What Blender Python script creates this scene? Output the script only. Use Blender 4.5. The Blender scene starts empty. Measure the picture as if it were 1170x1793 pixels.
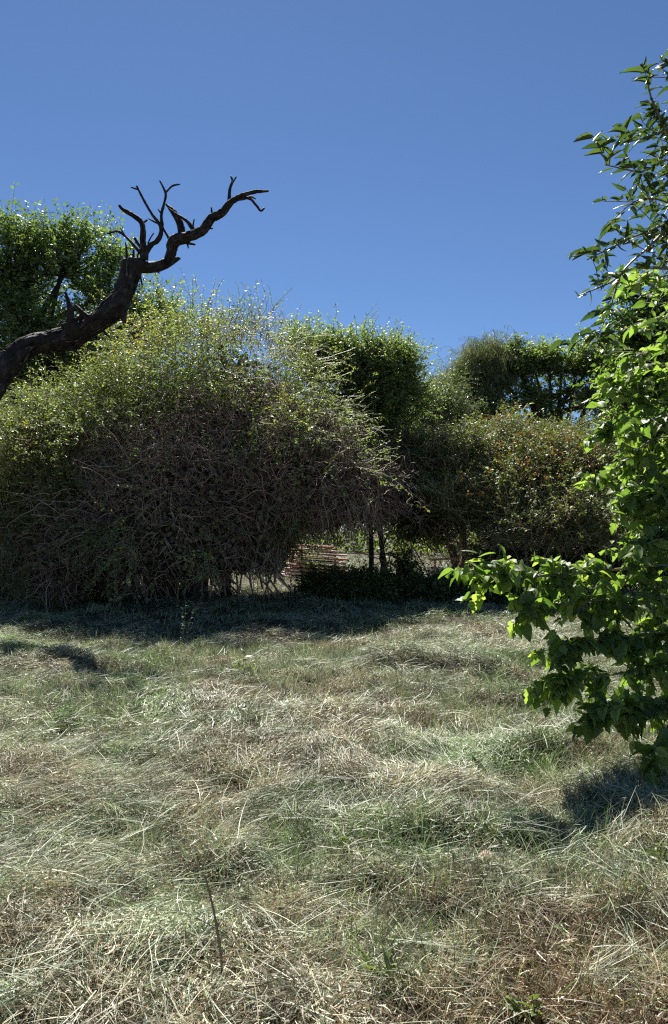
import bpy, math, random
import numpy as np

# ------------------------------------------------------------------ camera, sky, sun, exposure
scene = bpy.context.scene
COL = scene.collection
CAM_H, PITCH, FPX = 1.6, math.radians(1.5), 1295.0
cam = bpy.data.cameras.new('camera'); camo = bpy.data.objects.new('camera', cam); COL.objects.link(camo)
camo.location = (0, 0, CAM_H); camo.rotation_euler = (math.pi/2 + PITCH, 0, 0)
cam.sensor_fit = 'VERTICAL'; cam.sensor_height = 24; cam.lens = 24*FPX/1793
cam.clip_start = 0.05; cam.clip_end = 3000
scene.camera = camo

SUN_EL, SUN_AZ = 50.5, -11.0          # azimuth measured from +Y, positive towards +X
w = bpy.data.worlds.new('World'); scene.world = w; w.use_nodes = True
nt = w.node_tree; bg = nt.nodes['Background']
sky = nt.nodes.new('ShaderNodeTexSky'); sky.sky_type = 'NISHITA'; sky.sun_disc = False
sky.sun_elevation = math.radians(SUN_EL); sky.sun_rotation = math.radians(SUN_AZ)
sky.altitude = 1500; sky.air_density = 1.0; sky.dust_density = 0.1; sky.ozone_density = 8.0
nt.links.new(sky.outputs[0], bg.inputs[0]); bg.inputs[1].default_value = 0.0425
sl = bpy.data.lights.new('sun', 'SUN'); so = bpy.data.objects.new('sun', sl); COL.objects.link(so)
sl.energy = 5.0; sl.angle = math.radians(0.55); sl.color = (1.0, 0.965, 0.90)
so.rotation_euler = (math.radians(90-SUN_EL), 0, math.radians(180-SUN_AZ)); so.location = (-3, 20, 30)
scene.view_settings.view_transform = 'Standard'; scene.view_settings.look = 'None'
scene.view_settings.exposure = 1.32; scene.view_settings.gamma = 1
scene.cycles.max_bounces = 6; scene.cycles.diffuse_bounces = 4; scene.cycles.transmission_bounces = 4
scene.cycles.use_denoising = False
scene.cycles.pixel_filter_type = 'BLACKMAN_HARRIS'; scene.cycles.filter_width = 1.25

rng = np.random.default_rng(11)
random.seed(5)
def A(*v): return np.array(v, dtype=float)
def at(px, py, D):
    "point of the place seen at photo pixel (px, py), D metres ahead of the camera"
    v = A(px-585.0, FPX, 896.5-py)
    c, s = math.cos(PITCH), math.sin(PITCH)
    r = A(v[0], v[1]*c - v[2]*s, v[1]*s + v[2]*c)
    return A(0, 0, CAM_H) + r*(D/r[1])

# ------------------------------------------------------------------ numpy helpers
def unit(v):
    return v/np.maximum(np.linalg.norm(v, axis=-1, keepdims=True), 1e-9)
def vnoise(x, y, seed=0):
    xi, yi = np.floor(x).astype(np.int64), np.floor(y).astype(np.int64)
    fx, fy = x-xi, y-yi
    fx, fy = fx*fx*(3-2*fx), fy*fy*(3-2*fy)
    def h(a, b):
        n = (a*374761393 + b*668265263 + seed*974711) & 0xffffffff
        n = ((n ^ (n >> 13))*1274126177) & 0xffffffff
        return ((n ^ (n >> 16)) & 0xffff)/65535.0
    a = h(xi, yi)*(1-fx)+h(xi+1, yi)*fx
    b = h(xi, yi+1)*(1-fx)+h(xi+1, yi+1)*fx
    return a*(1-fy)+b*fy
def fbm(x, y, seed=0, o=3):
    s, a, t = 0, 1.0, 0
    for k in range(o):
        s = s + a*vnoise(x*2**k, y*2**k, seed+k*17); t += a; a *= .5
    return s/t
def smooth(x, a, b):
    t = np.clip((x-a)/(b-a), 0, 1); return t*t*(3-2*t)

class Acc:
    "collects faces; builds ONE mesh object"
    def __init__(s): s.v = []; s.q = []; s.t = []; s.a = []; s.b = []; s.n = 0
    def add(s, v, quads=None, tris=None, a=None, b=None):
        v = np.asarray(v, dtype=np.float32).reshape(-1, 3)
        if quads is not None and len(quads): s.q.append(np.asarray(quads, dtype=np.int64)+s.n)
        if tris is not None and len(tris): s.t.append(np.asarray(tris, dtype=np.int64)+s.n)
        s.v.append(v)
        for L, x in ((s.a, a), (s.b, b)):
            x = 0.5 if x is None else x
            L.append(np.broadcast_to(np.asarray(x, dtype=np.float32), (len(v),)) if np.ndim(x) == 0 else np.asarray(x, dtype=np.float32))
        s.n += len(v)
    def build(s, name, mat, parent=None, smooth_=False, origin=None):
        v = np.concatenate(s.v)
        org = np.zeros(3) if origin is None else np.asarray(origin, float)
        v = v - org.astype(np.float32)
        q = np.concatenate(s.q) if s.q else np.zeros((0, 4), np.int64)
        t = np.concatenate(s.t) if s.t else np.zeros((0, 3), np.int64)
        me = bpy.data.meshes.new(name)
        me.vertices.add(len(v)); me.vertices.foreach_set('co', v.ravel())
        loops = np.concatenate([q.ravel(), t.ravel()]).astype(np.int32)
        me.loops.add(len(loops)); me.loops.foreach_set('vertex_index', loops)
        np_ = len(q)+len(t)
        me.polygons.add(np_)
        st = np.concatenate([np.arange(len(q))*4, len(q)*4+np.arange(len(t))*3]).astype(np.int32)
        me.polygons.foreach_set('loop_start', st)
        if smooth_: me.polygons.foreach_set('use_smooth', np.ones(np_, dtype=bool))
        for nm, L in (('rnd', s.a), ('aux', s.b)):
            at_ = me.attributes.new(nm, 'FLOAT', 'POINT'); at_.data.foreach_set('value', np.concatenate(L).astype(np.float32))
        me.update(calc_edges=True); me.validate()
        me.materials.append(mat)
        o = bpy.data.objects.new(name, me); COL.objects.link(o)
        if parent is not None:
            o.parent = parent; o.location = tuple(org - np.array(parent.location))
        else: o.location = tuple(org)
        return o

def paths(P0, D0, L, nseg, grav=0.0, wob=0.2, r=rng):
    "random-walk twigs: (N, nseg+1, 3)"
    P0 = np.asarray(P0, float); d = unit(np.asarray(D0, float)); N = len(P0)
    L = np.broadcast_to(L, (N,)).reshape(N, 1)/nseg
    out = [P0]; p = P0
    for k in range(nseg):
        d = unit(d + r.normal(0, wob, (N, 3)) + A(0, 0, -1)*np.reshape(np.broadcast_to(grav, (N,)), (N, 1)))
        p = p + d*L; out.append(p)
    return np.stack(out, 1)
def tubes(acc, P, r0, r1, sides=3, a=None):
    "tapered tubes round every path"
    N, K, _ = P.shape
    T = unit(np.gradient(P, axis=1))
    ref = np.where(np.abs(T[..., 2:3]) > .9, A(1, 0, 0), A(0, 0, 1))
    U = unit(np.cross(T, ref)); V = np.cross(T, U)
    r0 = np.broadcast_to(r0, (N,)); r1 = np.broadcast_to(r1, (N,))
    tt = np.linspace(0, 1, K)
    R = r0[:, None]*(1-tt)+r1[:, None]*tt
    ang = np.arange(sides)*2*math.pi/sides
    ring = (U[:, :, None]*np.cos(ang)[:, None]+V[:, :, None]*np.sin(ang)[:, None])*R[..., None, None]+P[:, :, None]
    base = (np.arange(N)*K*sides)[:, None, None]
    k = np.arange(K-1)[None, :, None]*sides; j = np.arange(sides)[None, None, :]; j2 = (j+1) % sides
    q = np.stack([base+k+j, base+k+j2, base+k+sides+j2, base+k+sides+j], -1).reshape(-1, 4)
    if a is None: a = rng.random(N)
    acc.add(ring.reshape(-1, 3), quads=q, a=np.repeat(a, K*sides))
def limb(acc, pts, rad, sides=12, step=0.08, rough=0.12, seed=0, end=True):
    "one gnarled limb through hand-set points, Catmull-Rom, with lumpy cross-section"
    pts = np.asarray(pts, float); rad = np.asarray(rad, float)
    P = []; R = []
    ext = np.vstack([2*pts[0]-pts[1], pts, 2*pts[-1]-pts[-2]])
    for i in range(len(pts)-1):
        p0, p1, p2, p3 = ext[i:i+4]
        n = max(2, int(np.linalg.norm(p2-p1)/step))
        for t in np.arange(n)/n:
            P.append(.5*((2*p1)+(-p0+p2)*t+(2*p0-5*p1+4*p2-p3)*t*t+(-p0+3*p1-3*p2+p3)*t**3)); R.append(rad[i]*(1-t)+rad[i+1]*t)
    P.append(pts[-1]); R.append(rad[-1]); P = np.array(P); R = np.array(R)
    K = len(P); T = unit(np.gradient(P, axis=0))
    U = np.zeros_like(P); u = unit(np.cross(T[0], A(.3, .9, .2)))
    for i in range(K):
        u = unit(u - T[i]*np.dot(u, T[i])); U[i] = u
    V = np.cross(T, U)
    ang = np.arange(sides)*2*math.pi/sides
    s = np.cumsum(np.r_[0, np.linalg.norm(np.diff(P, axis=0), axis=1)])
    scale = 1.0/np.maximum(R.mean(), .02)
    gx = np.cos(ang)[None]*1.6+3; gy = np.sin(ang)[None]*1.6+7
    n1 = fbm(gx+s[:, None]*scale*.35, gy+s[:, None]*scale*.15, seed, 3)-.5
    n2 = vnoise(ang[None]*2.2+0*s[:, None], s[:, None]*scale*.8, seed+5)-.5
    RR = R[:, None]*(1+rough*3.2*n1+rough*1.2*n2)
    ring = P[:, None]+U[:, None]*(np.cos(ang)[None]*RR)[..., None]+V[:, None]*(np.sin(ang)[None]*RR)[..., None]
    k = np.arange(K-1)[:, None]*sides; j = np.arange(sides)[None]; j2 = (j+1) % sides
    q = np.stack([k+j, k+j2, k+sides+j2, k+sides+j], -1).reshape(-1, 4)
    v = ring.reshape(-1, 3); tr = None
    if end:
        v = np.vstack([v, P[-1]+T[-1]*R[-1]*.5]); c = len(v)-1
        tr = [[(K-1)*sides+a_, (K-1)*sides+(a_+1) % sides, c] for a_ in range(sides)]
    acc.add(v, quads=q, tris=tr, a=.5)
    return P, R, U, V

# leaf outlines: (along, across, up) vertices, faces
def leaf_diamond():
    return A([0, 0, 0], [.45, .5, .06], [1, 0, -.06], [.45, -.5, .06]), [[0, 1, 2, 3]], []
def leaf_fold():
    v = A([0, 0, 0], [.4, 0, -.03], [1, 0, -.12], [.38, .5, .1], [.38, -.5, .1])
    return v, [], [[0, 1, 3], [1, 2, 3], [0, 4, 1], [1, 4, 2]]
def leaf_broad(seed=0, lobed=False, fold=.12, droop=.22):
    r = np.random.default_rng(seed)
    t = A(-.06, .04, .14, .27, .40, .54, .68, .80, .91, 1.0)
    wd = A(.10, .27, .37, .42, .40, .36, .27, .19, .09, 0)*1.05
    ww = np.stack([wd*(1+r.normal(0, .06, 10)), wd*(1+r.normal(0, .06, 10))], 1)
    if lobed:
        ww[4, 0] *= .62; ww[6, 1] *= .7; ww[5, 0] *= 1.15; ww[3, 1] *= 1.2
    v = []
    for i in range(10):
        dz = -droop*max(t[i], 0)**2
        saw = .02*(-1)**i
        v += [[t[i]-.05+saw, ww[i, 0], dz+fold*ww[i, 0]/.4*.8-.25*ww[i, 0]**2], [t[i], ww[i, 0]*.5, dz+fold*.5*ww[i, 0]/.4],
              [t[i] if i else 0.0, 0, dz-.01], [t[i], -ww[i, 1]*.5, dz+fold*.5*ww[i, 1]/.4], [t[i]-.05-saw, -ww[i, 1], dz+fold*ww[i, 1]/.4*.8-.25*ww[i, 1]**2]]
    q = [[i*5+j, i*5+5+j, i*5+6+j, i*5+1+j] for i in range(9) for j in range(4)]
    return np.array(v), q, []
def put_leaves(acc, P, X, Nrm, size, width, tmpl, a=None, acc_b=None):
    "one leaf per point; X leaf direction, Nrm its upper side"
    v, q, t = tmpl; n = len(P); m = len(v)
    X = unit(X); Y = unit(np.cross(Nrm, X)); Z = np.cross(X, Y)
    size = np.broadcast_to(size, (n,)); width = np.broadcast_to(width, (n,))
    W = P[:, None]+X[:, None]*(v[None, :, 0]*size[:, None])[..., None] \
        + Y[:, None]*(v[None, :, 1]*width[:, None])[..., None]+Z[:, None]*(v[None, :, 2]*size[:, None])[..., None]
    off = (np.arange(n)*m)[:, None, None]
    if a is None: a = rng.random(n)
    if acc_b is not None:
        acc.add(W.reshape(-1, 3), quads=(np.array(q)[None]+off).reshape(-1, 4), a=np.repeat(a, m), b=np.repeat(acc_b, m)); return
    acc.add(W.reshape(-1, 3), quads=(np.array(q)[None]+off).reshape(-1, 4) if len(q) else None,
            tris=(np.array(t)[None]+off).reshape(-1, 3) if len(t) else None, a=np.repeat(a, m), b=np.tile(np.abs(v[:, 1]), n))
def leaves_on(acc, P, per, size, ratio, tmpl, droop=.3, along=.5, start=.15, up=.9, a=None, jitter=.01, sizevar=.3, sel=None):
    "leaves set along every path"
    N, K, _ = P.shape
    u = start+(1-start)*(np.arange(per)[None]+rng.random((N, per)))/per*.999
    f = u*(K-1); i = np.minimum(f.astype(int), K-2); f = f-i
    rows = np.arange(N)[:, None]
    p = P[rows, i]*(1-f[..., None])+P[rows, i+1]*f[..., None]
    T = unit(P[rows, i+1]-P[rows, i])
    p = p.reshape(-1, 3); T = T.reshape(-1, 3); n = len(p)
    side = unit(np.cross(T, A(0, 0, 1)+rng.normal(0, .35, (n, 3))))*np.where(np.tile(np.arange(per) % 2, N) == 0, 1, -1)[:, None]
    X = unit(T*along+side*.9+A(0, 0, -droop)+rng.normal(0, .25, (n, 3)))
    Nm = unit(A(0, 0, up)+rng.normal(0, .6, (n, 3)))
    sz = size*(1+rng.normal(0, sizevar, n)).clip(.35, 1.8)
    aa = rng.random(n) if a is None else np.clip(np.repeat(a, per)+rng.normal(0, .12, n), 0, 1)
    put_leaves(acc, p+rng.normal(0, jitter, (n, 3)), X, Nm, sz, sz*ratio, tmpl, a=aa)

# ------------------------------------------------------------------ materials
def mat_ramp(name, stops, rough=.45, transl=.0, tcol=None, spec=.5, bump=None, noise=None, vary=False):
    m = bpy.data.materials.new(name); m.use_nodes = True; n = m.node_tree.nodes; l = m.node_tree.links
    bs = n['Principled BSDF']; out = n['Material Output']
    at_ = n.new('ShaderNodeAttribute'); at_.attribute_name = 'rnd'
    rp = n.new('ShaderNodeValToRGB'); e = rp.color_ramp.elements
    while len(e) > 1: e.remove(e[-1])
    e[0].position = stops[0][0]; e[0].color = (*stops[0][1], 1)
    for p, c in stops[1:]:
        k = e.new(p); k.color = (*c, 1)
    fac = at_.outputs['Fac']
    if noise:
        sc_, amt = noise
        g = n.new('ShaderNodeNewGeometry'); nz = n.new('ShaderNodeTexNoise'); nz.inputs['Scale'].default_value = sc_; nz.inputs['Detail'].default_value = 6
        l.new(g.outputs['Position'], nz.inputs['Vector'])
        ma = n.new('ShaderNodeMath'); ma.operation = 'MULTIPLY_ADD'; ma.inputs[1].default_value = amt
        sb = n.new('ShaderNodeMath'); sb.operation = 'SUBTRACT'; sb.inputs[1].default_value = .5
        l.new(nz.outputs[0], sb.inputs[0]); l.new(sb.outputs[0], ma.inputs[0]); l.new(fac, ma.inputs[2]); fac = ma.outputs[0]
        if bump:
            bp = n.new('ShaderNodeBump'); bp.inputs['Strength'].default_value = bump[0]; bp.inputs['Distance'].default_value = bump[1]
            l.new(nz.outputs[0], bp.inputs['Height']); l.new(bp.outputs[0], bs.inputs['Normal'])
    l.new(fac, rp.inputs[0]); colout = rp.outputs[0]
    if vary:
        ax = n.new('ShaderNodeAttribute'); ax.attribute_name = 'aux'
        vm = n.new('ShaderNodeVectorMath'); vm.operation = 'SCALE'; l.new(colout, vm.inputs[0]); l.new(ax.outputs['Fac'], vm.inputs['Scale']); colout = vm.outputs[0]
    l.new(colout, bs.inputs['Base Color'])
    bs.inputs['Roughness'].default_value = rough; bs.inputs['Specular IOR Level'].default_value = spec
    if transl > 0:
        tr = n.new('ShaderNodeBsdfTranslucent'); mx = n.new('ShaderNodeMixShader'); mx.inputs[0].default_value = transl
        if tcol:
            mc = n.new('ShaderNodeMix'); mc.data_type = 'RGBA'; mc.blend_type = 'MULTIPLY'; mc.inputs[0].default_value = 1
            l.new(colout, mc.inputs[6]); mc.inputs[7].default_value = (*tcol, 1); l.new(mc.outputs[2], tr.inputs[0])
        else: l.new(colout, tr.inputs[0])
        l.new(bs.outputs[0], mx.inputs[1]); l.new(tr.outputs[0], mx.inputs[2]); l.new(mx.outputs[0], out.inputs['Surface'])
    return m

M = {}
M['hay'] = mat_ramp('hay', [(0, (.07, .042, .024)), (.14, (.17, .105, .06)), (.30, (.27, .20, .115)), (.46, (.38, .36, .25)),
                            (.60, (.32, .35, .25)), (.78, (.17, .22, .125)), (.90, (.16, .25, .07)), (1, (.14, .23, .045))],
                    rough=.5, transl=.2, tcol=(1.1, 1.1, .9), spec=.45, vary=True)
M['soil'] = mat_ramp('soil', [(0, (.028, .02, .012)), (.35, (.05, .037, .02)), (.6, (.085, .07, .035)), (1, (.06, .07, .025))], rough=.9, spec=.2, noise=(9, 1.1), bump=(.8, .04))
M['leaf_bush'] = mat_ramp('leaf_bush', [(0, (.12, .17, .05)), (.5, (.19, .25, .08)), (.85, (.28, .35, .13)), (.97, (.38, .40, .20)), (1, (.42, .36, .04))], rough=.5, transl=.4, tcol=(1.5, 1.5, .7), spec=.28)
M['leaf_wisp'] = mat_ramp('leaf_wisp', [(0, (.07, .09, .035)), (.7, (.16, .18, .09)), (1, (.16, .12, .07))], rough=.45, transl=.3, tcol=(1.2, 1.2, .8))
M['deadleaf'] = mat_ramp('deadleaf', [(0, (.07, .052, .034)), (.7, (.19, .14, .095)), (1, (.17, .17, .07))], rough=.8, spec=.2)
M['deadtwig'] = mat_ramp('deadtwig', [(0, (.18, .12, .09)), (.5, (.46, .31, .215)), (.85, (.64, .49, .37)), (1, (.70, .59, .46))], rough=.6, spec=.3)
M['leaf_pear'] = mat_ramp('leaf_pear', [(0, (.10, .15, .055)), (.6, (.19, .25, .09)), (1, (.28, .34, .15))], rough=.5, transl=.35, tcol=(1.3, 1.5, .6), spec=.28)
M['leaf_acacia'] = mat_ramp('leaf_acacia', [(0, (.14, .18, .06)), (.6, (.22, .27, .10)), (1, (.30, .34, .15))], rough=.5, transl=.42, tcol=(1.3, 1.5, .7), spec=.28)
M['leaf_willow'] = mat_ramp('leaf_willow', [(0, (.12, .16, .055)), (.6, (.17, .21, .08)), (1, (.23, .26, .11))], rough=.5, transl=.35, tcol=(1.2, 1.4, .7))
M['leaf_she'] = mat_ramp('leaf_she', [(0, (.13, .15, .06)), (1, (.25, .27, .12))], rough=.5, transl=.4, tcol=(1.2, 1.3, .7))
M['leaf_elm'] = mat_ramp('leaf_elm', [(0, (.10, .13, .05)), (.7, (.19, .24, .09)), (1, (.27, .31, .14))], rough=.5, transl=.5, tcol=(1.3, 1.5, .7), spec=.28)
M['leaf_lant'] = mat_ramp('leaf_lant', [(0, (.08, .11, .03)), (.55, (.15, .19, .05)), (.85, (.22, .25, .075)), (1, (.30, .29, .12))], rough=.5, transl=.3, tcol=(1.3, 1.4, .6), spec=.28)
M['flower'] = mat_ramp('flower', [(0, (.30, .12, .025)), (.6, (.38, .19, .03)), (1, (.45, .32, .06))], rough=.6, transl=.25)
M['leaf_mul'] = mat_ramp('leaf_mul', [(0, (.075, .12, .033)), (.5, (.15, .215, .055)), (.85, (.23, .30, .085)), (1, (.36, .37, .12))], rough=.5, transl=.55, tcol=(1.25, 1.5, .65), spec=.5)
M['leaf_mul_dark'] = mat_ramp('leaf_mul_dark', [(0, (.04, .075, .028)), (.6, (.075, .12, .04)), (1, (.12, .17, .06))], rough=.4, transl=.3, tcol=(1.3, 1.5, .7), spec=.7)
M['twig_green'] = mat_ramp('twig_green', [(0, (.14, .12, .06)), (1, (.26, .24, .13))], rough=.5)
M['bark'] = mat_ramp('bark', [(0, (.018, .014, .011)), (.5, (.05, .04, .032)), (1, (.11, .09, .07))], rough=.85, spec=.2, noise=(11, 1.3), bump=(1, .05))
M['bark_dead'] = mat_ramp('bark_dead', [(0, (.014, .011, .009)), (.5, (.034, .027, .023)), (.8, (.08, .066, .056)), (1, (.17, .145, .12))], rough=.8, spec=.25, noise=(8, 1.5), bump=(1, .08))

def thing(name, label, cat, loc, group=None):
    o = bpy.data.objects.new(name, None); COL.objects.link(o); o.location = tuple(loc); o.empty_display_size = .2
    o['label'] = label; o['category'] = cat
    if group: o['group'] = group
    return o
def tag(o, label=None, cat=None, group=None, kind=None):
    for k, v in (('label', label), ('category', cat), ('group', group), ('kind', kind)):
        if v: o[k] = v
    return o

# ------------------------------------------------------------------ ground
def swath(x, y):
    "where raked hay lies thick"
    return smooth(fbm(x*.55+.25*y, y*.8-.2*x+4, 3, 3), .40, .62)
def height(x, y):
    near = 1-smooth(np.hypot(x, y), 18, 40)
    h = (fbm(x*.45, y*.45, 21, 2)-.5)*.16 + (fbm(x*1.7, y*1.7, 31, 3)-.5)*.15 + (vnoise(x*5.2, y*5.2, 37)-.5)*.05 + swath(x, y)*.06
    hum = smooth(vnoise(x*2.3+11, y*2.3+3, 41), .55, .95)*.09 - smooth(vnoise(x*3.3+5, y*3.3+9, 43), .7, .95)*.07
    return (h+hum)*near
def axis(a, b, fine, far):
    c = list(np.arange(a, b+1e-6, fine)); s = fine
    lo, hi = a, b
    while hi < far: s *= 1.22; hi += s; lo -= s; c = [lo]+c+[hi]
    return np.array(c)
gx = axis(-5, 5, .07, 900); gy = axis(1, 11, .07, 900)
XX, YY = np.meshgrid(gx, gy); ZZ = height(XX, YY)
g = Acc(); nx, ny = len(gx), len(gy)
i, j = np.meshgrid(np.arange(nx-1), np.arange(ny-1)); b0 = (j*nx+i).ravel()
g.add(np.stack([XX, YY, ZZ], -1).reshape(-1, 3), quads=np.stack([b0, b0+1, b0+nx+1, b0+nx], 1), a=.35)
tag(g.build('ground', M['soil'], smooth_=True), kind='structure')

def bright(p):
    "random straw brightness, varied from blade to blade and from clump to clump"
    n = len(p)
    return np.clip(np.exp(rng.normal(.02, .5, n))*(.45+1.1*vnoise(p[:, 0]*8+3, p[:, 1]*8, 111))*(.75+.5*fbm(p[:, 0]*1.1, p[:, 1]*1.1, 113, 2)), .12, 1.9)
def strips(acc, p, th, ph, L, wd, bend, sag, nseg, a, roll, taper=.15, rows=None):
    "flat blades: heading th, pitch ph"
    n = len(p)
    t = np.linspace(0, 1, nseg+1)
    thk = th[:, None]+bend[:, None]*t[None]
    phk = ph[:, None]-sag[:, None]*t[None]
    d = np.stack([np.cos(thk)*np.cos(phk), np.sin(thk)*np.cos(phk), np.sin(phk)], -1)
    P = p[:, None]+np.cumsum(np.concatenate([np.zeros((n, 1, 3)), d[:, :-1]*(L/nseg)[:, None, None]], 1), 1)
    lat = unit(np.cross(d, A(0, 0, 1)+np.zeros_like(d)))
    upv = np.cross(lat, d)
    S = lat*np.cos(roll)[:, None, None]+upv*np.sin(roll)[:, None, None]
    W = (wd[:, None]*(np.minimum(1, 1.6*(1-t)+taper))[None])[..., None]*.5
    V = np.stack([P-S*W, P+S*W], 2)
    K = nseg+1; off = (np.arange(n)*K*2)[:, None, None]
    k = (np.arange(nseg)*2)[None, :, None]
    q = (off+k+np.array([0, 1, 3, 2])[None, None]).reshape(-1, 4)
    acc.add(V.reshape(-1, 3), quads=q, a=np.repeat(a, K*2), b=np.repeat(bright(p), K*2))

def scatter(n, d0, d1, power=1.0):
    u = rng.random(n); y = (d0**(power+1)+u*(d1**(power+1)-d0**(power+1)))**(1/(power+1))
    x = (rng.random(n)*2-1)*(y*.48+1.3)
    return x, y
def tone(x, y, n):
    "0 brown, .3 straw, .55 pale grey-green, .8-1 green"
    dry = smooth(fbm(x*.9+3, y*.9+1, 51, 3), .52, .64)
    green = smooth(fbm(x*1.0+9, y*1.0+5, 61, 3), .50, .64)
    for cx, cy, rx, ry in ((-.55, 4.65, .55, .22), (-.75, 3.4, .22, .14), (.65, 3.45, .28, .14), (.73, 6.1, .55, .3), (1.25, 2.9, .6, .35), (-2.9, 8.3, 1.0, .4), (.2, 7.6, .5, .3), (-1.4, 5.6, .4, .2)):
        dry = np.maximum(dry, np.exp(-(((x-cx)/rx)**2+((y-cy)/ry)**2)**1.3*(.8+.6*fbm(x*5, y*5, 57, 2))))
    warm = 1.35*smooth(x/np.maximum(y, 1), .0, .35)*smooth(4.3-y, 0, 1.2)
    base = .62+.15*rng.normal(0, 1, n)+.17*green-.21*dry-.17*warm
    base = np.where(rng.random(n) < .05, .08+.1*rng.random(n), base)
    base = np.where(rng.random(n) < .03+.10*green, .85+.15*rng.random(n), base)
    return np.clip(base, 0, 1)
def flow(x, y):
    return (fbm(x*.4+1, y*.4+2, 71, 2)-.5)*6.0

hay = Acc()
def lay_hay(n, d0, d1, lmin, lmax, w0, w1, nseg, pw=1.0, lift=.07):
    x, y = scatter(n, d0, d1, pw); s = swath(x, y)
    keep = (rng.random(n) < .35+.65*s) & (rng.random(n) > .8*smooth(vnoise(x*3.1+7, y*3.1, 97), .66, .84)); x, y, s = x[keep], y[keep], s[keep]; n = len(x)
    cl = (vnoise(x*4, y*4, 91)-.5)*2.6
    th = flow(x, y)+cl+np.where(rng.random(n) < .25+.5*s, rng.normal(0, .22, n), rng.normal(0, 1.5, n)); ph = rng.normal(.14, .26, n)
    L = lmin+(lmax-lmin)*rng.random(n)**4.5
    z = height(x, y)+.005+rng.random(n)*lift*(.35+s)+smooth(vnoise(x*2.6, y*2.6, 93), .5, .9)*.05
    strips(hay, np.stack([x, y, z], 1), th, ph, L, (w0+(w1-w0)*rng.random(n)**1.5)*np.where(L > .35*lmax, .5, 1), rng.normal(0, .7, n), rng.normal(.25, .25, n), nseg,
           tone(x, y, n), rng.normal(0, .8, n))
def stubble(n, d0, d1, h0, h1, w0, w1, nseg, pw=1.0):
    x, y = scatter(n, d0, d1, pw)
    keep = rng.random(n) < .9-.55*swath(x, y); x, y = x[keep], y[keep]; n = len(x)
    tuft = vnoise(x*5, y*5, 101); keep = rng.random(n) < .25+tuft; x, y, tuft = x[keep], y[keep], tuft[keep]; n = len(x)
    th = rng.random(n)*2*math.pi; ph = np.clip(rng.normal(1.05, .3, n), .2, 1.5)
    L = (h0+(h1-h0)*rng.random(n)**1.5)*(.5+tuft)
    strips(hay, np.stack([x, y, height(x, y)], 1), th, ph, L, w0+(w1-w0)*rng.random(n), rng.normal(0, .4, n), rng.random(n)*1.0, nseg,
           np.clip(tone(x, y, n)+np.where(rng.random(n) < .35, .2, -.05), 0, 1), rng.random(n)*3)
def chaff(n, d0, d1, s0, s1, pw=1.0):
    x, y = scatter(n, d0, d1, pw)
    z = height(x, y)+rng.random(n)*(.03+.07*swath(x, y))
    X = rng.normal(0, 1, (n, 3))*A(1, 1, .7); sz = s0+(s1-s0)*rng.random(n)
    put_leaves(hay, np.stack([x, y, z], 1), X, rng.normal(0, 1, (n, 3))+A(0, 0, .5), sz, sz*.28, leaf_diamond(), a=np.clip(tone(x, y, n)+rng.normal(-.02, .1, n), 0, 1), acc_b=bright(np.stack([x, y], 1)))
lay_hay(200000, 1.8, 5.2, .03, .30, .002, .0056, 3)
lay_hay(210000, 5.0, 10.5, .04, .26, .0032, .0068, 2)
lay_hay(150000, 10, 20, .06, .26, .005, .0095, 2)
def locks(n, d0, d1, per, L0, w0):
    cx, cy = scatter(n, d0, d1, 1.0); k = rng.random(n) < .25+.75*swath(cx, cy); cx, cy = cx[k], cy[k]; n = len(cx)
    th0 = flow(cx, cy)+rng.normal(0, .9, n); tn = np.clip(.60+.11*rng.normal(0, 1, n), .36, .80)
    x = np.repeat(cx, per); y = np.repeat(cy, per); th = np.repeat(th0, per); m = len(x)
    along, off = rng.normal(0, .10, m), rng.normal(0, .045, m)
    x = x+np.cos(th)*along-np.sin(th)*off; y = y+np.sin(th)*along+np.cos(th)*off
    z = height(x, y)+.035+rng.random(m)*.06
    strips(hay, np.stack([x, y, z], 1), th+rng.normal(0, .3, m), rng.normal(.14, .2, m), L0*(.4+.8*rng.random(m)), w0*(.6+.7*rng.random(m)),
           rng.normal(0, .35, m), rng.normal(.25, .15, m), 4, np.clip(np.repeat(tn, per)+rng.normal(0, .05, m), 0, 1), rng.normal(0, .8, m))
locks(600, 1.8, 5.4, 34, .24, .0026)
locks(650, 5.2, 11, 30, .24, .0036)
locks(400, 10.5, 18, 20, .26, .006)
lay_hay(50000, 20, 45, .2, .5, .015, .03, 2)
stubble(115000, 1.8, 5.2, .03, .16, .0022, .0048, 3)
stubble(150000, 5.0, 10.5, .04, .17, .003, .006, 2)
stubble(60000, 10, 20, .05, .17, .007, .012, 2)
stubble(50000, 20, 45, .08, .3, .015, .03, 2)
chaff(300000, 1.8, 5.2, .007, .026)
chaff(260000, 5.0, 11, .012, .034)
chaff(120000, 11, 21, .02, .05)
tag(hay.build('mown_grass', M['hay']), label='cut pale grass and hay strewn all over the clearing', cat='grass', kind='stuff')

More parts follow.
